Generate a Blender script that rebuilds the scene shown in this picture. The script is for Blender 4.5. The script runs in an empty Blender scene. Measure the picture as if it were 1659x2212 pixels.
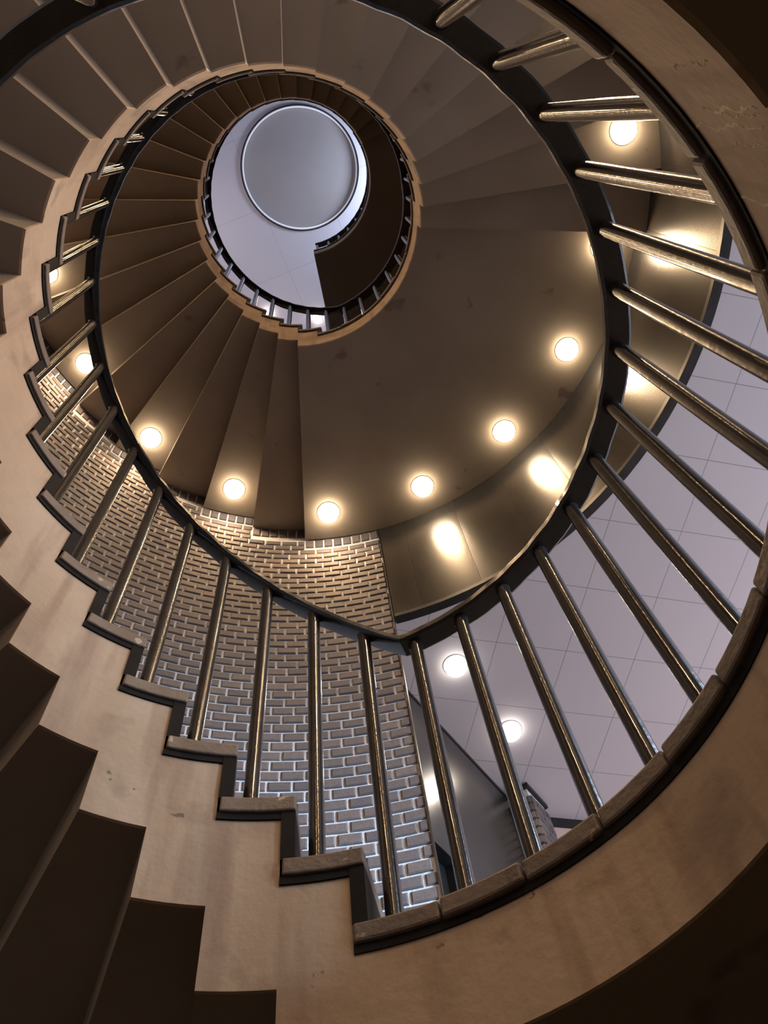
import bpy, bmesh, math, random
from mathutils import Vector, Matrix
random.seed(7)
SC = bpy.context.scene
COL = SC.collection

# ------------------------------------------------------------------ camera
S = 0.76            # metres per well radius
CZ = 1.60           # camera height above the ground floor
F_PX, U0, V0 = 1849.75, 661.44, 268.15      # focal length (px) and where the zenith falls in the frame
CX, CY = -0.1340, 0.7223                    # stair axis seen from the camera, in well radii
W, H = 1659.0, 2212.0
ez = Vector(((U0 - W / 2) / F_PX, (V0 - H / 2) / F_PX, 1.0)).normalized()
ex = Vector((1, 0, 0)); ex = (ex - ez * ex.dot(ez)).normalized()
ey = ez.cross(ex)
right = Vector((ex.x, ey.x, ez.x)); up = -Vector((ex.y, ey.y, ez.y)); back = -Vector((ex.z, ey.z, ez.z))
cam_data = bpy.data.cameras.new('camera')
cam_data.sensor_fit = 'HORIZONTAL'; cam_data.sensor_width = 36.0
cam_data.lens = F_PX / W * 36.0
cam_data.clip_start = 0.02
cam = bpy.data.objects.new('camera', cam_data); COL.objects.link(cam)
cam.matrix_world = Matrix(((right.x, up.x, back.x, -CX * S), (right.y, up.y, back.y, -CY * S), (right.z, up.z, back.z, CZ), (0, 0, 0, 1)))
SC.camera = cam

# ------------------------------------------------------------------ world, exposure, large lights
SC.view_settings.view_transform = 'Standard'; SC.view_settings.look = 'None'
SC.view_settings.gamma = 1.0; SC.view_settings.use_curve_mapping = False
SC.view_settings.exposure = 0.0
wd = bpy.data.worlds.new('world'); SC.world = wd; wd.use_nodes = True
wd.node_tree.nodes['Background'].inputs[0].default_value = (1.0, 0.70, 0.42, 1)
wd.node_tree.nodes['Background'].inputs[1].default_value = 0.022
SC.cycles.max_bounces = 8; SC.cycles.diffuse_bounces = 5; SC.cycles.glossy_bounces = 4
SC.cycles.sample_clamp_indirect = 4.0
SC.cycles.use_denoising = True

P_BULB = 33.0        # stair downlights, watts
WARM = (1.0, 0.64, 0.34)
COOL = (0.70, 0.80, 1.0)

# storey levels etc. in well radii, measured from camera height
Z1, RISE, TH0, STEP = 1.4330, 0.22332, 67.453, 10.0744
DL, TT, AL, SF = 1.93, 0.0531, 22.30, 0.1349
NA, NB = 28, 25
Z2 = Z1 + NA * RISE
TH0B = 67.913
Z3 = Z2 + NB * RISE
RO = 2.87            # outer radius of the stair
ZC = 5.73            # lobby ceiling
ZT = 16.25           # top ceiling
TE = 76.3            # where the brick wall starts


def V(r, th, z):
    a = math.radians(th)
    return (r * math.cos(a) * S, r * math.sin(a) * S, CZ + z * S)


def XY(x, y, z):
    return (x * S, y * S, CZ + z * S)


def area(name, loc, target, sx, sy, power, col, spread=180):
    d = bpy.data.lights.new(name, 'AREA'); d.shape = 'RECTANGLE'; d.size = sx; d.size_y = sy
    d.energy = power; d.color = col; d.spread = math.radians(spread)
    o = bpy.data.objects.new(name, d); COL.objects.link(o); o.location = loc
    o.rotation_euler = (Vector(target) - Vector(loc)).to_track_quat('-Z', 'Y').to_euler()
    return o


area('window_light_lobby', XY(8.6, 1.2, 3.3), XY(2.0, 1.8, 4.2), 5.0, 2.2, 130.0, COOL)
area('area_light_lobby_front', XY(6.3, 4.2, 3.0), XY(2.0, 3.0, 5.7), 1.6, 1.6, 34.0, (1.0, 0.80, 0.78))  # pinkish area light inside the lobby, aimed up at the ceiling
for px_, py_ in ((4.6, -2.2), (5.4, -0.4), (4.0, -3.8)):
    area('lobby_ceiling_panel', XY(px_, py_, 5.66), XY(px_ - 0.9, py_ + 0.9, 4.2), 0.9, 0.3, 30.0, (0.66, 0.80, 1.0))
area('lobby_low_cool_fill', XY(6.0, -1.4, 2.6), XY(0.3, 2.85, 2.6), 1.2, 0.7, 46.0, (0.56, 0.77, 1.0), 40)  # added cool fill with narrow spread, aimed at the lower brickwork
area('window_light_top', XY(2.5, 0.3, 15.2), XY(1.15, 0.1, 16.25), 1.0, 0.6, 62.0, (0.70, 0.78, 1.0))
area('area_light_top_left', XY(-2.3, 1.2, 14.9), XY(-0.6, 0.7, 16.25), 1.2, 1.2, 9.0, (1.0, 0.82, 0.80))  # weak pinkish area light aimed up at the left of the top ceiling


# ------------------------------------------------------------------ materials
def nodes(name):
    m = bpy.data.materials.new(name); m.use_nodes = True
    nt = m.node_tree
    return m, nt, nt.nodes['Principled BSDF']


def noise_mat(name, c1, c2, scale=6.0, rough=0.6, metal=0.0, bump=0.0, bscale=60.0, spots=None, lo=0.35, hi=0.65, spec=0.5, stretch=None, coat=0.0, streak=None):
    m, nt, b = nodes(name)
    tc = nt.nodes.new('ShaderNodeTexCoord')
    src = tc.outputs['Object']
    if stretch:
        mp = nt.nodes.new('ShaderNodeMapping'); mp.inputs['Scale'].default_value = stretch
        nt.links.new(src, mp.inputs[0]); src = mp.outputs[0]
    n = nt.nodes.new('ShaderNodeTexNoise'); n.inputs['Scale'].default_value = scale; n.inputs['Detail'].default_value = 6
    nt.links.new(src, n.inputs['Vector'])
    r = nt.nodes.new('ShaderNodeValToRGB')
    r.color_ramp.elements[0].position = lo; r.color_ramp.elements[1].position = hi
    r.color_ramp.elements[0].color = (*c1, 1); r.color_ramp.elements[1].color = (*c2, 1)
    nt.links.new(n.outputs['Fac'], r.inputs[0])
    out = r.outputs[0]
    if spots:
        for (sc_, thr, wdt, col, seedoff) in spots:
            n2 = nt.nodes.new('ShaderNodeTexNoise'); n2.inputs['Scale'].default_value = sc_; n2.inputs['Detail'].default_value = 4
            mp2 = nt.nodes.new('ShaderNodeMapping'); mp2.inputs['Location'].default_value = (seedoff, seedoff * .7, 3.1)
            nt.links.new(tc.outputs['Object'], mp2.inputs[0]); nt.links.new(mp2.outputs[0], n2.inputs['Vector'])
            r2 = nt.nodes.new('ShaderNodeValToRGB'); r2.color_ramp.elements[0].position = thr; r2.color_ramp.elements[1].position = thr + wdt
            nt.links.new(n2.outputs['Fac'], r2.inputs[0])
            mx = nt.nodes.new('ShaderNodeMix'); mx.data_type = 'RGBA'
            nt.links.new(r2.outputs[0], mx.inputs[0]); nt.links.new(out, mx.inputs[6]); mx.inputs[7].default_value = (*col, 1)
            out = mx.outputs[2]
    if streak:
        mp4 = nt.nodes.new('ShaderNodeMapping'); mp4.inputs['Scale'].default_value = (1, 1, 0.12)
        n4 = nt.nodes.new('ShaderNodeTexNoise'); n4.inputs['Scale'].default_value = 14; n4.inputs['Detail'].default_value = 5
        nt.links.new(tc.outputs['Object'], mp4.inputs[0]); nt.links.new(mp4.outputs[0], n4.inputs['Vector'])
        r4 = nt.nodes.new('ShaderNodeValToRGB'); r4.color_ramp.elements[0].position = 0.52; r4.color_ramp.elements[1].position = 0.78
        nt.links.new(n4.outputs['Fac'], r4.inputs[0])
        mx4 = nt.nodes.new('ShaderNodeMix'); mx4.data_type = 'RGBA'
        nt.links.new(r4.outputs[0], mx4.inputs[0]); nt.links.new(out, mx4.inputs[6]); mx4.inputs[7].default_value = (*streak, 1)
        out = mx4.outputs[2]
    nt.links.new(out, b.inputs['Base Color'])
    b.inputs['Roughness'].default_value = rough; b.inputs['Metallic'].default_value = metal
    b.inputs['Specular IOR Level'].default_value = spec
    b.inputs['Coat Weight'].default_value = coat
    if bump:
        n3 = nt.nodes.new('ShaderNodeTexNoise'); n3.inputs['Scale'].default_value = bscale; n3.inputs['Detail'].default_value = 5
        nt.links.new(tc.outputs['Object'], n3.inputs['Vector'])
        bp = nt.nodes.new('ShaderNodeBump'); bp.inputs['Strength'].default_value = bump; bp.inputs['Distance'].default_value = 0.01
        nt.links.new(n3.outputs['Fac'], bp.inputs['Height']); nt.links.new(bp.outputs[0], b.inputs['Normal'])
    return m


M_PLASTER = noise_mat('aged_plaster', (0.42, 0.305, 0.205), (0.53, 0.40, 0.285), 3.0, 0.75, bump=0.25, bscale=40,
                      spots=[(2.6, 0.54, 0.16, (0.31, 0.215, 0.145), 5.0), (1.9, 0.62, 0.03, (0.27, 0.225, 0.175), 9.0), (7.0, 0.60, 0.12, (0.33, 0.235, 0.165), 3.0), (22, 0.72, 0.03, (0.16, 0.11, 0.08), 1.0)], streak=(0.30, 0.20, 0.14))
M_SOFFIT = noise_mat('brown_painted_soffit', (0.21, 0.166, 0.124), (0.255, 0.205, 0.157), 2.2, 0.42, bump=0.06, bscale=18,
                     spots=[(5, 0.68, 0.05, (0.15, 0.110, 0.088), 2.0)], spec=0.5)
M_STONE = noise_mat('brown_tread_stone', (0.12, 0.088, 0.068), (0.17, 0.128, 0.10), 14.0, 0.55, bump=0.3, bscale=70,
                    spots=[(22, 0.66, 0.04, (0.42, 0.34, 0.27), 4.0)])
M_BLACK = noise_mat('black_riser_board', (0.006, 0.005, 0.0045), (0.011, 0.009, 0.008), 20, 0.8, spec=0.2)
M_RAIL = noise_mat('black_gloss_handrail', (0.014, 0.013, 0.013), (0.024, 0.021, 0.020), 18, 0.22, metal=0.0, bump=0.08, bscale=35, spec=0.5, coat=0.15)
M_TUBE = noise_mat('dark_bronze_tube', (0.028, 0.024, 0.021), (0.050, 0.043, 0.037), 30, 0.17, metal=0.3, bump=0.07, bscale=60, spec=0.8, coat=0.3)
M_PANEL = noise_mat('dark_satin_metal_panel', (0.030, 0.027, 0.025), (0.040, 0.036, 0.033), 5, 0.27, metal=0.2, bump=0.02, bscale=8)
M_TRIM = noise_mat('black_metal_trim', (0.015, 0.015, 0.016), (0.03, 0.028, 0.03), 12, 0.4, metal=0.3)
M_SEAM = noise_mat('pale_panel_joint', (0.26, 0.22, 0.17), (0.34, 0.30, 0.24), 12, 0.5)
M_FLOOR = noise_mat('grey_brown_floor_tile', (0.30, 0.26, 0.23), (0.38, 0.34, 0.30), 5, 0.45)
M_TILE = noise_mat('dark_landing_tile', (0.09, 0.075, 0.065), (0.13, 0.11, 0.095), 5, 0.5)
M_WHITE = noise_mat('white_plasterboard', (0.66, 0.65, 0.70), (0.70, 0.69, 0.74), 2, 0.7)
M_WALLP = noise_mat('peach_painted_wall', (0.62, 0.48, 0.42), (0.68, 0.53, 0.46), 2, 0.7)
M_CHROME = noise_mat('light_trim_ring', (0.72, 0.70, 0.66), (0.80, 0.78, 0.74), 10, 0.5)
M_GROUT = noise_mat('grey_mortar', (0.54, 0.54, 0.56), (0.66, 0.66, 0.69), 30, 0.9, bump=0.4, bscale=120)


def bulb_mat(name, col, strength):
    m, nt, b = nodes(name)
    b.inputs['Base Color'].default_value = (0.9, 0.85, 0.75, 1)
    b.inputs['Emission Color'].default_value = (*col, 1); b.inputs['Emission Strength'].default_value = strength
    return m


M_BULB = bulb_mat('warm_lamp_glass', (1.0, 0.82, 0.58), 34.0)
M_BULB2 = bulb_mat('white_lamp_glass', (1.0, 0.90, 0.78), 9.0)


def tile_mat(name, base, ang, pitch, uoff, voff, half=0.0022, dark=(0.30, 0.30, 0.34)):
    """flat ceiling boards with thin joints on a grid turned by ang degrees (object space, metres)"""
    m, nt, b = nodes(name)
    L = nt.links
    tc = nt.nodes.new('ShaderNodeTexCoord')
    mp = nt.nodes.new('ShaderNodeMapping'); mp.vector_type = 'POINT'
    mp.inputs['Rotation'].default_value = (0, 0, -math.radians(ang))
    L.new(tc.outputs['Object'], mp.inputs[0])
    sp = nt.nodes.new('ShaderNodeSeparateXYZ'); L.new(mp.outputs[0], sp.inputs[0])

    def mth(op, a, bb=None):
        n = nt.nodes.new('ShaderNodeMath'); n.operation = op
        for i, q in enumerate((a, bb)):
            if q is None: continue
            if isinstance(q, (int, float)): n.inputs[i].default_value = q
            else: L.new(q, n.inputs[i])
        return n.outputs[0]
    ds = []
    for ax, off in ((0, uoff), (1, voff)):
        x = mth('DIVIDE', mth('SUBTRACT', sp.outputs[ax], off), pitch)
        fr = mth('FRACT', mth('ADD', x, 100.5))
        ds.append(mth('MULTIPLY', mth('ABSOLUTE', mth('SUBTRACT', fr, 0.5)), pitch))
    d = mth('MINIMUM', ds[0], ds[1])
    line = mth('LESS_THAN', d, half)
    n = nt.nodes.new('ShaderNodeTexNoise'); n.inputs['Scale'].default_value = 0.9; L.new(tc.outputs['Object'], n.inputs['Vector'])
    r = nt.nodes.new('ShaderNodeValToRGB')
    r.color_ramp.elements[0].position = .3; r.color_ramp.elements[1].position = .7
    r.color_ramp.elements[0].color = (*[c * .95 for c in base], 1); r.color_ramp.elements[1].color = (*base, 1)
    L.new(n.outputs['Fac'], r.inputs[0])
    mx = nt.nodes.new('ShaderNodeMix'); mx.data_type = 'RGBA'
    L.new(line, mx.inputs[0]); L.new(r.outputs[0], mx.inputs[6]); mx.inputs[7].default_value = (*dark, 1)
    L.new(mx.outputs[2], b.inputs['Base Color']); b.inputs['Roughness'].default_value = 0.6
    bp = nt.nodes.new('ShaderNodeBump'); bp.inputs['Distance'].default_value = 0.003; bp.inputs['Strength'].default_value = 0.5; bp.invert = True
    L.new(line, bp.inputs['Height']); L.new(bp.outputs[0], b.inputs['Normal'])
    return m


M_CEIL = tile_mat('white_ceiling_boards', (0.64, 0.62, 0.68), 11.2, 0.592 * S, 2.08 * S, -0.25 * S)
M_CEILT = tile_mat('white_top_ceiling_boards', (0.66, 0.65, 0.72), -21.0, 1.18 * S, 0.30 * S, 0.35 * S, half=0.003, dark=(0.50, 0.49, 0.54))


def brick_mat():
    m, nt, b = nodes('grey_mauve_brick')
    L = nt.links
    at = nt.nodes.new('ShaderNodeAttribute'); at.attribute_name = 'tone'
    r = nt.nodes.new('ShaderNodeValToRGB')
    e = r.color_ramp.elements
    e[0].position = 0.0; e[0].color = (0.105, 0.090, 0.102, 1)
    e[1].position = 1.0; e[1].color = (0.190, 0.158, 0.145, 1)
    e.new(0.45).color = (0.140, 0.120, 0.122, 1); e.new(0.75).color = (0.165, 0.130, 0.130, 1)
    L.new(at.outputs['Fac'], r.inputs[0])
    tc = nt.nodes.new('ShaderNodeTexCoord')
    n = nt.nodes.new('ShaderNodeTexNoise'); n.inputs['Scale'].default_value = 40; n.inputs['Detail'].default_value = 6
    L.new(tc.outputs['Object'], n.inputs['Vector'])
    mx = nt.nodes.new('ShaderNodeMix'); mx.data_type = 'RGBA'; mx.blend_type = 'MULTIPLY'; mx.inputs[0].default_value = 0.5
    L.new(r.outputs[0], mx.inputs[6]); L.new(n.outputs['Fac'], mx.inputs[7])
    hs = nt.nodes.new('ShaderNodeBrightContrast'); hs.inputs['Bright'].default_value = 0.005
    L.new(mx.outputs[2], hs.inputs[0]); L.new(hs.outputs[0], b.inputs['Base Color'])
    b.inputs['Roughness'].default_value = 0.7
    bp = nt.nodes.new('ShaderNodeBump'); bp.inputs['Strength'].default_value = 0.4; bp.inputs['Distance'].default_value = 0.004
    n2 = nt.nodes.new('ShaderNodeTexNoise'); n2.inputs['Scale'].default_value = 90; n2.inputs['Detail'].default_value = 5
    L.new(tc.outputs['Object'], n2.inputs['Vector']); L.new(n2.outputs['Fac'], bp.inputs['Height']); L.new(bp.outputs[0], b.inputs['Normal'])
    return m


M_BRICK = brick_mat()


# ------------------------------------------------------------------ helpers
def obj(name, bm, mat, parent=None, smooth=False, bevel=0.0):
    me = bpy.data.meshes.new(name)
    bmesh.ops.recalc_face_normals(bm, faces=bm.faces)
    bm.to_mesh(me); bm.free()
    me.materials.append(mat)
    if smooth:
        me.polygons.foreach_set('use_smooth', [True] * len(me.polygons))
        me.set_sharp_from_angle(angle=math.radians(40))
    o = bpy.data.objects.new(name, me); COL.objects.link(o)
    if parent:
        o.parent = parent
        o.matrix_parent_inverse = parent.matrix_world.inverted() if False else Matrix.Translation(-Vector(parent.location)) 
    if bevel:
        md = o.modifiers.new('bevel', 'BEVEL'); md.width = bevel; md.segments = 2; md.limit_method = 'ANGLE'
    return o


def thing(name, label, cat, loc=(0, 0, 0), group=None):
    o = bpy.data.objects.new(name, None); COL.objects.link(o); o.empty_display_size = 0.1
    o.location = loc; o['label'] = label; o['category'] = cat
    if group: o['group'] = group
    return o


def tag(o, label, cat, group=None):
    o['label'] = label; o['category'] = cat
    if group: o['group'] = group
    return o


def struct(o, label=None):
    o['kind'] = 'structure'
    if label: o['label'] = label
    return o


def arc(bm, r0, r1, a0, a1, z0, z1, n=None, noends=False):
    """solid block between two radii, two angles and two levels"""
    n = n or max(1, int(math.ceil(abs(a1 - a0) / 2.5 - 1e-9)))
    rows = []
    for i in range(n + 1):
        a = a0 + (a1 - a0) * i / n
        rows.append([bm.verts.new(V(r0, a, z0)), bm.verts.new(V(r1, a, z0)), bm.verts.new(V(r1, a, z1)), bm.verts.new(V(r0, a, z1))])
    for i in range(n):
        for j in range(4):
            bm.faces.new((rows[i][j], rows[i][(j + 1) % 4], rows[i + 1][(j + 1) % 4], rows[i + 1][j]))
    bm.faces.new(rows[0]); bm.faces.new(rows[-1][::-1])


def box(bm, pts, z0, z1):
    """prism on a polygon of XY points (well radii)"""
    lo = [bm.verts.new(XY(x, y, z0)) for x, y in pts]; hi = [bm.verts.new(XY(x, y, z1)) for x, y in pts]
    bm.faces.new(lo[::-1]); bm.faces.new(hi)
    n = len(pts)
    for i in range(n):
        bm.faces.new((lo[i], lo[(i + 1) % n], hi[(i + 1) % n], hi[i]))


def profile_body(bm, spans, r0, r1):
    """spans: list of (a0, a1, zlow, zhigh); one closed body with stepped top and underside"""
    for k, (a0, a1, zl, zh) in enumerate(spans):
        n = max(1, int(math.ceil((a1 - a0) / 2.5)))
        grid = [[bm.verts.new(V(r, a0 + (a1 - a0) * i / n, z)) for (r, z) in ((r0, zl), (r1, zl), (r1, zh), (r0, zh))] for i in range(n + 1)]
        for i in range(n):
            for j in range(4):
                bm.faces.new((grid[i][j], grid[i][(j + 1) % 4], grid[i + 1][(j + 1) % 4], grid[i + 1][j]))
        for end, g in ((0, grid[0]), (1, grid[-1])):
            nb = spans[k - 1] if end == 0 and k > 0 else (spans[k + 1] if end == 1 and k + 1 < len(spans) else None)
            a = a0 if end == 0 else a1
            cuts = []
            if nb is None: cuts = [(zl, zh)]
            else:
                if nb[2] > zl + 1e-6: cuts.append((zl, min(nb[2], zh)))
                if nb[3] < zh - 1e-6: cuts.append((max(nb[3], zl), zh))
            for (c0, c1) in cuts:
                q = [bm.verts.new(V(r, a, z)) for (r, z) in ((r0, c0), (r1, c0), (r1, c1), (r0, c1))]
                bm.faces.new(q)
    bmesh.ops.remove_doubles(bm, verts=bm.verts, dist=1e-5)


def cut_spans(a0, a1, top, bottom, breaks):
    xs = sorted({a0, a1, *[b for b in breaks if a0 < b < a1]})
    return [(x0, x1, bottom((x0 + x1) / 2), top((x0 + x1) / 2)) for x0, x1 in zip(xs, xs[1:])]


# ------------------------------------------------------------------ stairs
GAP = 0.024     # dark bed under every tread
LIP = 2.3       # riser board thickness in degrees


def soffit_fn(zbase, th0, n):
    def f(a):
        j = math.floor((a - (th0 + AL)) / STEP)
        j = max(-1, min(j, n - 1))
        return zbase + j * RISE - SF
    return f


def soffit_breaks(th0, n):
    return [th0 + AL + j * STEP for j in range(n)]


def sub(parent, name, bm, mat, **k):
    return obj(name, bm, mat, parent, **k)


def stair_flight(name, label, zb, th0, n):
    t = thing(name, label, 'staircase', V(0, 0, zb))
    f = soffit_fn(zb, th0, n)
    a_start, a_end = th0 + STEP + LIP, th0 + n * STEP + LIP

    def top(a):
        k = math.floor((a - LIP - th0) / STEP)
        k = max(0, min(k, n - 1))
        return zb + k * RISE - TT - GAP
    br = soffit_breaks(th0, n) + [th0 + k * STEP + LIP for k in range(1, n + 1)]
    sp = cut_spans(a_start, a_end, top, f, br)
    bm = bmesh.new(); profile_body(bm, sp, 1.022, RO); sub(t, 'stepped_soffit', bm, M_SOFFIT)
    bm = bmesh.new(); profile_body(bm, sp, 1.012, 1.0219); sub(t, 'stringer', bm, M_PLASTER)
    for k in range(1, n + 1):
        if k < n:
            bm = bmesh.new()
            arc(bm, 0.997, RO - 0.002, th0 + k * STEP, th0 + (k + 1) * STEP + DL, zb + k * RISE - TT, zb + k * RISE)
            sub(t, 'tread', bm, M_STONE, bevel=0.004)
        bm = bmesh.new()
        arc(bm, 1.004, RO - 0.004, th0 + k * STEP + 0.1, th0 + k * STEP + LIP, zb + (k - 1) * RISE, zb + k * RISE - TT)
        if k < n:
            arc(bm, 1.006, RO - 0.004, th0 + k * STEP + LIP, th0 + (k + 1) * STEP + LIP, zb + k * RISE - TT - GAP, zb + k * RISE - TT - 0.0004)
        sub(t, 'riser', bm, M_BLACK)
    return t


def landing(name, label, zt, a0, a1, bottom, breaks, lip_end, ro, tip=None):
    """slab with plaster edge band, dark bed and separate edging stones"""
    t = thing(name, label, 'landing', V(0, 0, zt))
    sp = cut_spans(a0, a1, lambda a: zt - TT - GAP, bottom, breaks)
    bm = bmesh.new(); profile_body(bm, sp, 1.022, ro); sub(t, 'slab_soffit', bm, M_SOFFIT)
    bm = bmesh.new(); profile_body(bm, sp, 1.012, 1.0219); sub(t, 'edge_band', bm, M_PLASTER)
    bm = bmesh.new(); arc(bm, 1.008, ro - 0.01, a0, a1, zt - TT - GAP, zt - TT - 0.0004); sub(t, 'tile_bed', bm, M_BLACK)
    n = max(1, round((a1 - a0) / 12.0))
    for i in range(n):
        g = 0.12
        b0 = a0 + (a1 - a0) * i / n + (g if i else 0); b1 = a0 + (a1 - a0) * (i + 1) / n - (g if i < n - 1 else 0)
        bm = bmesh.new(); dr = random.uniform(-0.006, 0.004)
        arc(bm, 0.997 + dr, 1.30, b0, b1, zt - TT + random.uniform(-.004, .004), zt - .0006)
        sub(t, 'edging_stone', bm, M_STONE, bevel=0.006)
    bm = bmesh.new(); arc(bm, 1.3015, ro - 0.001, a0, a1, zt - TT, zt - 0.0008)
    sub(t, 'floor_tile', bm, M_TILE)
    return t


TH28 = TH0 + NA * STEP - 360          # -10.46
TH25 = TH0B + NB * STEP - 360         # -40.2
fa = soffit_fn(Z1, TH0, NA); fb = soffit_fn(Z2, TH0B, NB)
zlow1 = Z1 - RISE - SF + 0.012
landing('lowest_landing', 'lowest curved landing with wide plaster edge band, nearest the viewer', Z1, -152.0, TH0 + STEP + LIP,
        lambda a: zlow1 + (0.02 if a < -47 else 0), [-47.0], 0, RO)
bm = bmesh.new()
for (a0_, zA, zB, wd) in ((-47.0, 1.13, 1.285, .010), (-46.4, 1.13, 1.24, .006), (-45.3, 1.135, 1.36, .010), (-43.5, 1.16, 1.28, .005), (-37.6, 1.16, 1.40, .008), (-51.5, 1.15, 1.26, .004)):
    pr = None
    for i in range(25):
        z = zA + (zB - zA) * i / 24
        w_ = wd * (0.35 + 0.65 * random.random()) * math.sin(math.pi * (i + 0.5) / 25) ** 0.4
        a = a0_ + random.uniform(-.18, .18) + 0.25 * math.sin(i * 0.6 + a0_)
        dw = math.degrees(w_ / 2)
        row = [bm.verts.new(V(1.0119, a - dw, z)), bm.verts.new(V(1.0112, a - dw * .4, z)), bm.verts.new(V(1.0112, a + dw * .4, z)), bm.verts.new(V(1.0119, a + dw, z))]
        if pr:
            for j in range(3): bm.faces.new((pr[j], pr[j + 1], row[j + 1], row[j]))
        pr = row
sub(bpy.data.objects['lowest_landing'], 'plaster_drip', bm, noise_mat('pale_lime_drip', (0.62, 0.50, 0.34), (0.78, 0.66, 0.48), 30, 0.8))
stair_flight('staircase', 'lower curved flight of steps rising clockwise beside the brick wall', Z1, TH0, NA)
landing('middle_landing', 'middle curved landing whose soffit carries the row of glowing downlights', Z2, TH28 + LIP, TH0B + STEP + LIP,
        lambda a: fa(a + 360), [b - 360 for b in soffit_breaks(TH0, NA)], 0, RO)
stair_flight('staircase', 'upper curved flight of steps winding up to the top landing', Z2, TH0B, NB)
landing('top_landing', 'small dark top landing ending in a straight edge beneath the round ceiling recess', Z3, TH25 + LIP, 79.6,
        lambda a: fb(a + 360), [b - 360 for b in soffit_breaks(TH0B, NB)], 0, RO)

# ------------------------------------------------------------------ railings
RH = 1.175          # underside of handrail over landing
RR = 1.10
RI, RX, RT = 1.056, 1.138, 0.042


def rail_z(zb, th0, a):
    return zb + RH + RISE * max(0.0, (a - th0) / STEP)


def handrail(parent, zb, th0, a0, a1):
    bm = bmesh.new()
    n = int((a1 - a0) / 2.0)
    b = 0.009
    prof = [(RI + b, 0), (RX - b, 0), (RX, b), (RX, RT - b), (RX - b, RT), (RI + b, RT), (RI, RT - b), (RI, b)]
    rows = []
    aa = sorted({a0 + (a1 - a0) * i / n for i in range(n + 1)} | ({th0} if a0 < th0 < a1 else set()))
    for a in aa:
        z = rail_z(zb, th0, a)
        wob = 0.0012 * math.sin(a * 0.9) + 0.0008 * math.sin(a * 2.3)
        rows.append([bm.verts.new(V(r + wob, a, z + dz)) for r, dz in prof])
    for i in range(len(rows) - 1):
        for j in range(8):
            bm.faces.new((rows[i][j], rows[i][(j + 1) % 8], rows[i + 1][(j + 1) % 8], rows[i + 1][j]))
    bm.faces.new(rows[0]); bm.faces.new(rows[-1][::-1])
    return obj('handrail', bm, M_RAIL, parent, smooth=True)


def baluster(parent, a, z0, z1_, slope=0.0):
    bm = bmesh.new()
    n = 16
    rb = 0.0182
    x, y, _ = V(RR, a, 0)
    lv = []
    H0 = CZ + z0 * S; H1 = CZ + z1_ * S
    prof = [(H0, rb * 1.0), (H1 - 0.012, rb), (H1 - 0.003, rb * 1.12), (H1 + 0.006, rb * 1.12)]
    for (h, r) in prof:
        lv.append([bm.verts.new((x + r * math.cos(2 * math.pi * i / n), y + r * math.sin(2 * math.pi * i / n), h)) for i in range(n)])
    for l0, l1 in zip(lv, lv[1:]):
        for i in range(n):
            bm.faces.new((l0[i], l0[(i + 1) % n], l1[(i + 1) % n], l1[i]))
    bm.faces.new(lv[0][::-1]); bm.faces.new(lv[-1])
    o = obj('baluster', bm, M_TUBE, parent, smooth=True)
    # bolt under the handrail, on the outer side of the tube
    bb = bmesh.new()
    bmesh.ops.create_uvsphere(bb, u_segments=8, v_segments=5, radius=0.0045)
    bx, by, _ = V(RR + 0.008, a + 1.25, 0)
    bmesh.ops.translate(bb, verts=bb.verts, vec=(bx, by, H1 + 0.002 + slope))
    b = obj('bolt', bb, M_CHROME, None, smooth=True)
    b.parent = o; b.matrix_parent_inverse = Matrix.Translation(-(Vector(parent.location)))if False else Matrix.Identity(4)
    b.location = (0, 0, 0)
    return o


def railing(label, zb, th0, a0, a1, flat_angles, n, kmax):
    t = thing('stair_railing', label, 'railing', V(0, 0, zb), 'black stair railings')
    handrail(t, zb, th0, a0, a1)
    for a in flat_angles:
        baluster(t, a, zb - 0.001, zb + RH)
    for k in range(0, kmax):
        a = th0 + (k + 0.74) * STEP
        baluster(t, a, zb + k * RISE - 0.001, rail_z(zb, th0, a))
    return t


railing('black railing around lowest landing and lower flight, nearest the viewer', Z1, TH0, -150.0, TH0 + NA * STEP, [65.0 - 9.83 * i for i in range(19)], NA, NA)
railing('black railing of the middle landing and upper flight, around the pale ceiling view', Z2, TH0B, TH28, TH0B + NB * STEP, [65.4 - 9.87 * i for i in range(8)], NB, NB)
railing('short railing at the top landing, ending at its straight edge', Z3, 500, TH25, 78.4, [77.0 - 9.9 * i for i in range(12)], 0, 0)
del railing

# ------------------------------------------------------------------ brick wall (every brick raised in one wall mesh)
BH, BL, JT = 0.0905, 0.152, 0.0155
A_BRICK_END = 299.4


def add_brick(bm, tones, a0, a1, z0, z1_, depth=0.0):
    rin, rb = RO + 0.004 + depth, RO + 0.030
    jz = 0.0025
    bz, ba = 0.008, math.degrees(0.008 / RO)
    pts = [(rb, a0, z0), (rb, a1, z0), (rb, a1, z1_), (rb, a0, z1_)]
    mid = [(rin + 0.006, a0, z0), (rin + 0.006, a1, z0), (rin + 0.006, a1, z1_), (rin + 0.006, a0, z1_)]
    fr = [(rin, a0 + ba, z0 + bz), (rin, a1 - ba, z0 + bz), (rin, a1 - ba, z1_ - bz), (rin, a0 + ba, z1_ - bz)]
    vs = [[bm.verts.new(V(*p)) for p in row] for row in (pts, mid, fr)]
    fs = []
    for r0, r1 in zip(vs, vs[1:]):
        for i in range(4):
            fs.append(bm.faces.new((r0[i], r0[(i + 1) % 4], r1[(i + 1) % 4], r1[i])))
    fs.append(bm.faces.new(vs[2]))
    tone = min(1, max(0, random.gauss(0.5, 0.28)))
    tones.extend([tone] * len(fs))


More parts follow.
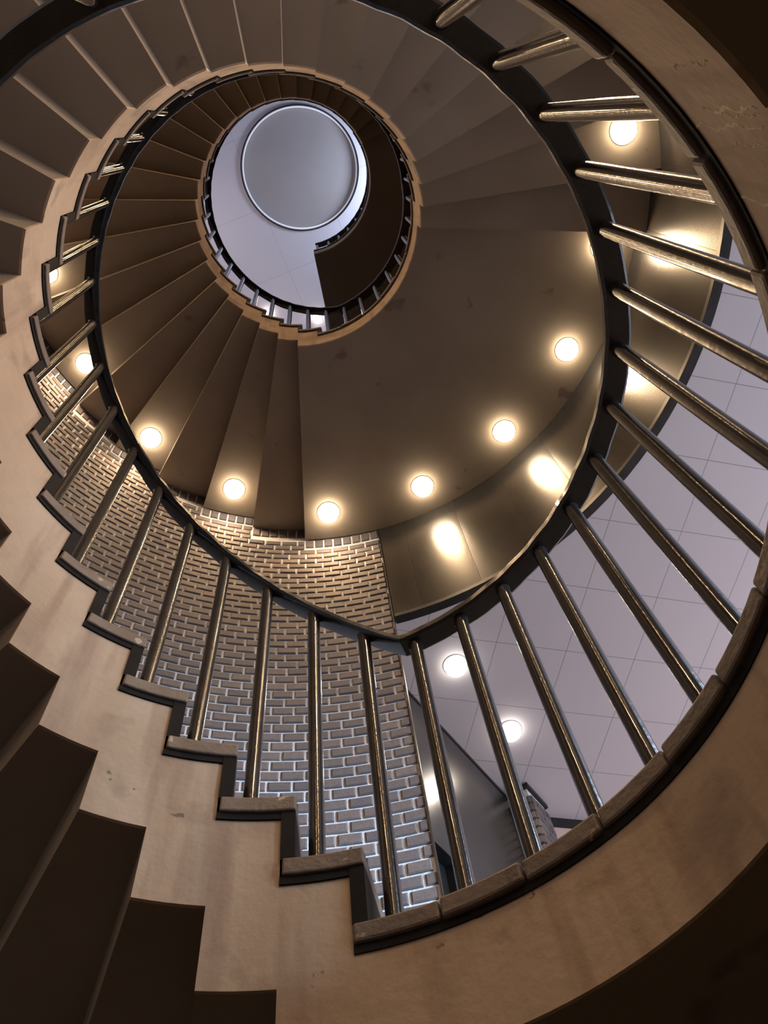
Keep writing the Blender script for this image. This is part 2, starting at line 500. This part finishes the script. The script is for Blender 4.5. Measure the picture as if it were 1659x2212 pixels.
def brick_wall():
    bm = bmesh.new(); tones = []
    f = fb
    br = [TE] + [b for b in soffit_breaks(TH0B, NB) if TE < b < A_BRICK_END] + [A_BRICK_END]
    step = math.degrees(BL / RO)
    for a0, a1 in zip(br, br[1:]):
        zt = f((a0 + a1) / 2)
        # soldier course
        n = max(1, round((a1 - a0) / math.degrees(0.088 / RO))); w = (a1 - a0) / n
        for i in range(n):
            add_brick(bm, tones, a0 + i * w + .15, a0 + (i + 1) * w - .15, zt - 0.150, zt - 0.004, random.uniform(-.002, .003))
    z = Z1
    row = 0
    while z < Z2 + NB * RISE:
        off = (row % 2) * 0.5 * step + random.uniform(-.1, .1) * step
        a = TE - off
        # allowed angular range: where this course lies below the soldier course
        lim0 = TE
        while lim0 < A_BRICK_END and f(lim0 + 0.01) - 0.150 - JT < z + BH - JT + 0.001:
            nxt = [b for b in soffit_breaks(TH0B, NB) if b > lim0 + 0.01]
            lim0 = nxt[0] if nxt else 999
        # where the course lies above the stair treads
        kk = (z - Z1) / RISE
        lim1 = min(A_BRICK_END, TH0 + (kk + 3.5) * STEP) if z > Z1 else TH0 + 5 * STEP
        while a < A_BRICK_END:
            c0, c1 = max(a, lim0), min(a + step, lim1)
            if c1 - c0 > step * 0.18:
                add_brick(bm, tones, c0 + (JT / 2 / RO * 57.3), c1 - (JT / 2 / RO * 57.3), z + JT / 2, z + BH - JT / 2, random.uniform(-.002, .003))
            a += step
        z += BH; row += 1
        if lim0 > 295: break
    me = bpy.data.meshes.new('wall_left'); bm.to_mesh(me); bm.free()
    me.attributes.new('tone', 'FLOAT', 'FACE').data.foreach_set('value', tones); me.materials.append(M_BRICK)
    o = bpy.data.objects.new('wall_left', me); COL.objects.link(o)
    struct(o, 'curved wall of grey mauve brick with pale joints beside the lower flight')
    bm = bmesh.new(); arc(bm, RO + 0.0160, RO + 0.05, TE + 0.05, A_BRICK_END + 0.3, Z1 - 2.0, ZT); q = obj('mortar_backing', bm, M_GROUT); q.parent = o
    bm = bmesh.new(); arc(bm, RO - 0.003, RO + 0.05, TE - 0.12, TE + 0.04, Z1, Z2 - RISE - SF); q = obj('corner_trim', bm, M_TRIM); q.parent = o
    return o


brick_wall()

# ------------------------------------------------------------------ dark curved fascia above the lobby opening
t = thing('curved_fascia', 'dark satin metal fascia curving above the lobby opening, with lamp reflections', 'fascia', V(RO, 30, ZC))
A_F0 = -60.0
seams = [71.4 - 10.03 * i for i in range(14)]
edges_ = [A_F0] + sorted(s_ for s_ in seams if s_ > A_F0) + [TE - 0.3]
for e0, e1 in zip(edges_, edges_[1:]):
    bm = bmesh.new(); arc(bm, RO, RO + 0.05, e0 + 0.025, e1 - 0.025, ZC + 0.03, Z2 - SF - RISE + 0.002 if e0 > -8 else Z2)
    sub(t, 'panel', bm, M_PANEL, smooth=True)
bm = bmesh.new(); arc(bm, RO + 0.004, RO + 0.045, A_F0, TE - 0.3, ZC + 0.03, Z2 - SF - RISE); sub(t, 'joint_backing', bm, M_SEAM)
bm = bmesh.new(); arc(bm, RO - 0.012, RO + 0.06, A_F0, TE - 0.3, ZC - 0.012, ZC + 0.03); sub(t, 'bottom_trim', bm, M_TRIM, smooth=True)
# unseen wall added across the upper lobby opening to stop light leaks
bm = bmesh.new(); arc(bm, RO + 0.003, RO + 0.1, A_F0, TE, Z2 + 0.0, Z3 - RISE - SF)
struct(obj('light_block_wall', bm, M_PANEL), 'plain dark curved wall, unseen, added above the middle landing to block light')

# ------------------------------------------------------------------ lobby beyond the landing
PH = math.radians(11.2)
cu, su = math.cos(PH), math.sin(PH)


def UV(u, v):
    return (u * cu - v * su, u * su + v * cu)


def annulus_ceiling(name, r0, r1, a0, a1, z, th, mat):
    bm = bmesh.new(); arc(bm, r0, r1, a0, a1, z, z + th)
    return obj(name, bm, mat)


c = annulus_ceiling('ceiling', RO + 0.05, 10.5, A_F0, 84.0, ZC, 0.12, M_CEIL); struct(c, 'white boarded lobby ceiling with thin square joints')
bm = bmesh.new(); arc(bm, RO + 0.001, 10.5, A_F0, TE - 0.3, Z1 - 0.36, Z1 - 0.003); struct(obj('floor', bm, M_FLOOR), 'lobby floor')

A_ = (0.761, 3.434); B_ = (1.692, 4.673)
dirx, diry = (B_[0] - A_[0]), (B_[1] - A_[1]); L_ = math.hypot(dirx, diry); dirx /= L_; diry /= L_
nx, ny = -diry, dirx      # away from the stair (behind the wall)


def P(s_, n_=0.0):
    return (A_[0] + dirx * s_ + nx * n_, A_[1] + diry * s_ + ny * n_)


D0, D1, ZD = -0.35, 0.315, 4.12
wb = bmesh.new()
box(wb, [P(-0.46), P(D0), P(D0, 0.12), P(-0.40, 0.12)], Z1, ZC - 0.02)
box(wb, [P(D0), P(D1), P(D1, 0.12), P(D0, 0.12)], ZD, ZC - 0.02)
box(wb, [P(D1), P(L_), P(L_, 0.12), P(D1, 0.12)], Z1, ZC - 0.02)
wb_o = struct(obj('wall_back', wb, M_PANEL), 'dark satin angled wall behind the brick edge')
bm = bmesh.new(); box(bm, [P(-0.44, -0.008), P(L_, -0.008), P(L_, 0.12), P(-0.40, 0.12)], ZC - 0.035, ZC - 0.0005); o = obj('shadow_gap_strip', bm, M_TRIM); o.parent = wb_o  # black strip: dark of the shadow gap under the ceiling, put in as colour
# doorway: dark leaf set back in its opening
bm = bmesh.new(); box(bm, [P(D0 + .02, 0.08), P(D1 - .02, 0.08), P(D1 - .02, 0.118), P(D0 + .02, 0.118)], Z1 + .01, ZD - 0.02)
door = struct(obj('door_1', bm, M_BLACK), 'black door in the angled wall')
bm = bmesh.new()
box(bm, [P(D0, -0.006), P(D0 + .02, -0.006), P(D0 + .02, 0.125), P(D0, 0.125)], Z1, ZD)
box(bm, [P(D1 - .02, -0.006), P(D1, -0.006), P(D1, 0.125), P(D1 - .02, 0.125)], Z1, ZD)
box(bm, [P(D0 + .02, -0.006), P(D1 - .02, -0.006), P(D1 - .02, 0.125), P(D0 + .02, 0.125)], ZD - 0.02, ZD)
o = obj('door_frame', bm, M_TRIM); o.parent = door

# brick pier at the end of the angled wall
pier = thing('brick_pier', 'square brick pier with black cap strip at the end of the angled wall', 'pillar', XY(1.9, 4.75, Z1))
PN, PS = 0.205, 0.30


def flat_bricks(bm, tones, p0, p1, z0, z1_, nrm):
    L2 = math.hypot(p1[0] - p0[0], p1[1] - p0[1]); d = ((p1[0] - p0[0]) / L2, (p1[1] - p0[1]) / L2)
    z = z0; row = 0
    while z + BH <= z1_ + 1e-6:
        x = -(row % 2) * BL * 0.5
        while x < L2 - 1e-4:
            c0, c1 = max(x, 0) + JT / 2 * (x > 0), min(x + BL, L2) - JT / 2 * (x + BL < L2)
            if c1 - c0 > 0.03:
                b = 0.007
                q = []
                for (s0, s1, za, zb_, off) in ((c0, c1, z + JT / 2, z + BH - JT / 2, 0.0), (c0, c1, z + JT / 2, z + BH - JT / 2, 0.012), (c0 + b, c1 - b, z + JT / 2 + b, z + BH - JT / 2 - b, 0.018)):
                    q.append([bm.verts.new(XY(p0[0] + d[0] * s_ + nrm[0] * off, p0[1] + d[1] * s_ + nrm[1] * off, zz)) for s_, zz in ((s0, za), (s1, za), (s1, zb_), (s0, zb_))])
                fs = []
                for r0, r1 in zip(q, q[1:]):
                    for i in range(4): fs.append(bm.faces.new((r0[i], r0[(i + 1) % 4], r1[(i + 1) % 4], r1[i])))
                fs.append(bm.faces.new(q[2]))
                tn = min(1, max(0, random.gauss(0.5, 0.28)))
                tones.extend([tn] * len(fs))
            x += BL
        z += BH; row += 1


pc = [P(L_, 0.0), P(L_, -PN), P(L_ + PS, -PN), P(L_ + PS, 0.0)]
bm = bmesh.new(); box(bm, [P(L_ + .002, 0.1), P(L_ + .002, -PN + .01), P(L_ + PS - .004, -PN + .01), P(L_ + PS - .004, 0.1)], Z1, ZC - 0.04); obj('mortar_core', bm, M_GROUT, pier)
bm = bmesh.new(); tones = []
flat_bricks(bm, tones, P(L_, 0.0), P(L_, -PN), Z1, ZC - 0.05, (-dirx, -diry))
flat_bricks(bm, tones, P(L_, -PN), P(L_ + PS, -PN), Z1, ZC - 0.05, (-nx, -ny))
flat_bricks(bm, tones, P(L_ + PS, -PN), P(L_ + PS, 0.1), Z1, ZC - 0.05, (dirx, diry))
o = obj('brickwork', bm, M_BRICK, pier)
o.data.attributes.new('tone', 'FLOAT', 'FACE').data.foreach_set('value', tones)
bm = bmesh.new(); box(bm, [P(L_ - .02, 0.1), P(L_ - .02, -PN - .02), P(L_ + PS + .02, -PN - .02), P(L_ + PS + .02, 0.1)], ZC - 0.045, ZC - 0.0005); obj('cap_strip', bm, M_TRIM, pier)

# far lobby wall with dark head trim
wu0, wv = 1.6, 4.462
bm = bmesh.new(); box(bm, [UV(wu0, wv), UV(9.6, wv), UV(9.6, wv + .1), UV(wu0, wv + .1)], Z1, ZC)
far = struct(obj('wall_front', bm, M_WALLP), 'peach coloured far wall of the lobby')
bm = bmesh.new(); box(bm, [UV(wu0, wv - .02), UV(9.6, wv - .02), UV(9.6, wv - .002), UV(wu0, wv - .002)], ZC - 0.10, ZC - 0.001)
o = obj('trim_1', bm, M_TRIM); struct(o, 'dark head strip where far wall meets ceiling')

# ------------------------------------------------------------------ top ceiling with round recess
bm = bmesh.new(); arc(bm, 1.03, 7.0, -180, 180, ZT, ZT + 0.1, n=144)
bmesh.ops.remove_doubles(bm, verts=bm.verts, dist=1e-5)
topc = struct(obj('ceiling', bm, M_CEILT), 'pale boarded top ceiling around the round recess')
t = thing('round_ceiling_recess', 'large round recessed disc with thin dark rim in the top ceiling', 'ceiling recess', V(0, 0, ZT))
bm = bmesh.new(); arc(bm, 1.014, 1.034, -180, 180, ZT - 0.03, ZT + 0.10, n=144); sub(t, 'rim', bm, M_TRIM, smooth=True)
bm = bmesh.new(); arc(bm, 0.9995, 1.0135, -180, 180, ZT - 0.004, ZT + 0.30, n=144); sub(t, 'side_ring', bm, M_WHITE, smooth=True)
bm = bmesh.new()
n = 96; r_ = 1.0
prof = [(0.999, 0.055), (0.965, 0.058), (0.93, 0.065), (0.86, 0.075), (0.7, 0.085), (0.4, 0.09), (0.0, 0.092)]
rows = []
for (r__, dz) in prof[:-1]:
    rows.append([bm.verts.new(V(r__, 360 * i / n, ZT + dz)) for i in range(n)])
ctr = bm.verts.new(V(0, 0, ZT + prof[-1][1]))
for r0, r1 in zip(rows, rows[1:]):
    for i in range(n): bm.faces.new((r0[i], r0[(i + 1) % n], r1[(i + 1) % n], r1[i]))
for i in range(n): bm.faces.new((rows[-1][i], rows[-1][(i + 1) % n], ctr))
sub(t, 'disc', bm, noise_mat('grey_white_disc', (0.33, 0.31, 0.31), (0.36, 0.34, 0.34), 1.2, 0.8), smooth=True)
bm = bmesh.new(); arc(bm, 0.982, 0.999, -180, 180, ZT + 0.012, ZT + 0.040, n=144)
sub(t, 'cove_light', bm, bulb_mat('cool_cove_light', (0.72, 0.76, 1.0), 0.42), smooth=True)

# ------------------------------------------------------------------ ground floor
bm = bmesh.new(); arc(bm, 0.0, 9.0, -180, 180, -CZ / S - 0.15, -CZ / S, n=72)
bmesh.ops.remove_doubles(bm, verts=bm.verts, dist=1e-5)
struct(obj('floor', bm, M_FLOOR), 'ground floor below the stairwell')


# ------------------------------------------------------------------ ceiling lights
def lamp_mesh(kind):
    bm = bmesh.new()
    if kind == 'ring':
        n = 28; prof = [(0.064, 0.0), (0.082, 0.0), (0.080, -0.005), (0.072, -0.006), (0.064, -0.004)]
        rows = [[bm.verts.new((r * math.cos(2 * math.pi * i / n), r * math.sin(2 * math.pi * i / n), z)) for i in range(n)] for r, z in prof]
        for k in range(len(rows)):
            r0, r1 = rows[k], rows[(k + 1) % len(rows)]
            for i in range(n): bm.faces.new((r0[i], r0[(i + 1) % n], r1[(i + 1) % n], r1[i]))
        bmesh.ops.recalc_face_normals(bm, faces=bm.faces)
    else:
        bmesh.ops.create_uvsphere(bm, u_segments=24, v_segments=14, radius=0.072)
        bmesh.ops.scale(bm, verts=bm.verts, vec=(1, 1, 0.85))
        bmesh.ops.translate(bm, verts=bm.verts, vec=(0, 0, -0.020))
    me = bpy.data.meshes.new(kind); bm.to_mesh(me); bm.free()
    me.polygons.foreach_set('use_smooth', [True] * len(me.polygons))
    return me


ME_RING, ME_BULB, ME_BULBW = lamp_mesh('ring'), lamp_mesh('bulb'), lamp_mesh('bulb')
ME_RING.materials.append(M_CHROME); ME_BULB.materials.append(M_BULB); ME_BULBW.materials.append(M_BULB2)


def lamp(label, loc, power, group, col=WARM, white=False, scale=1.0):
    t = thing('ceiling_light', label, 'ceiling light', loc, group)
    for nm, me in (('trim_ring', ME_RING), ('bulb', ME_BULBW if white else ME_BULB)):
        o = bpy.data.objects.new(nm, me); COL.objects.link(o); o.parent = t; o.scale = (scale,) * 3
    d = bpy.data.lights.new('lamp_light', 'SPOT'); d.energy = power; d.color = col
    d.spot_size = math.radians(168); d.spot_blend = 0.6; d.shadow_soft_size = 0.05
    o = bpy.data.objects.new('lamp_light', d); COL.objects.link(o); o.parent = t; o.location = (0, 0, -0.082)
    return t


RL = 2.60
G1 = 'downlights along the underside of the stairs'
spec = [
    (344.8, 'A', 'big glowing downlight near the upper right railing, under the lower flight'),
    (324.66, 'A', 'downlight under the lower flight hidden behind the landing rim at top right'),
    (4.7, 'M', 'partly hidden downlight behind the handrail at right, first on middle landing'),
    (24.8, 'M', 'glowing downlight second on the middle landing, left of the handrail at right'),
    (44.9, 'M', 'glowing downlight at the centre of the five on the middle landing soffit'),
    (65.0, 'M', 'glowing downlight beside the dark fascia, right of the brick wall top'),
    (85.2, 'M', 'glowing downlight above the right end of the brick wall'),
    (105.3, 'B', 'glowing downlight above the brick wall under the first upper steps'),
    (125.5, 'B', 'glowing downlight touching the handrail at left, above the brick wall'),
    (145.6, 'B', 'glowing downlight at far left just above the handrail bars and bricks'),
    (165.7, 'B', 'small highest downlight at far left beside the stepped stringer'),
]
for th, w, lab in spec:
    z = fa(th) if w == 'A' else (Z2 - RISE - SF if w == 'M' else fb(th))
    lamp(lab, V(RL, th, z), P_BULB, G1)
G2 = 'downlights in the lobby ceiling'
lamp('round white lobby ceiling light behind the railing, nearer the kink of the handrail', XY(1.186, 3.26, ZC), 14.0, G2, (1.0, .84, .66), True, 0.95)
lamp('round white lobby ceiling light above the angled wall, nearer the brick pier', XY(1.675, 3.945, ZC), 14.0, G2, (1.0, .84, .66), True, 0.95)
G3 = 'downlights in the top ceiling'
lamp('small warm ceiling light in the top ceiling, fully visible above the middle band', V(RL, 105.5, ZT), 22.0, G3, WARM, True, 0.9)
lamp('small warm top ceiling light half hidden by the handrail', V(RL, 85.2, ZT), 22.0, G3, WARM, True, 0.9)


# downlights continue round the stair unseen: light only; ground-floor pair is added fill
def spot(a, z, power, r=RL):
    d = bpy.data.lights.new('unseen_stair_light', 'SPOT'); d.energy = power; d.color = WARM
    d.spot_size = math.radians(168); d.spot_blend = 0.6; d.shadow_soft_size = 0.05
    o = bpy.data.objects.new('unseen_stair_light', d); COL.objects.link(o); x, y, zz = V(r, a, z); o.location = (x, y, zz - 0.085)


for i, w in ((2, 3.6), (4, 1.0), (6, 0.12), (9, 0.3)):
    th = 344.8 - 20.13 * i
    spot(th, fa(th), P_BULB * w)
for i in range(5, 15, 2):
    th = 85.2 + 20.13 * i
    spot(th, fb(th), P_BULB * 1.9)
spot(20.0, Z1 - RISE - SF, P_BULB * 0.30)  # added ground-floor light without fixture, bounces warm light up to the landing
spot(-58.0, Z1 - RISE - SF, P_BULB * 0.40)  # second added ground-floor light, unseen, same purpose
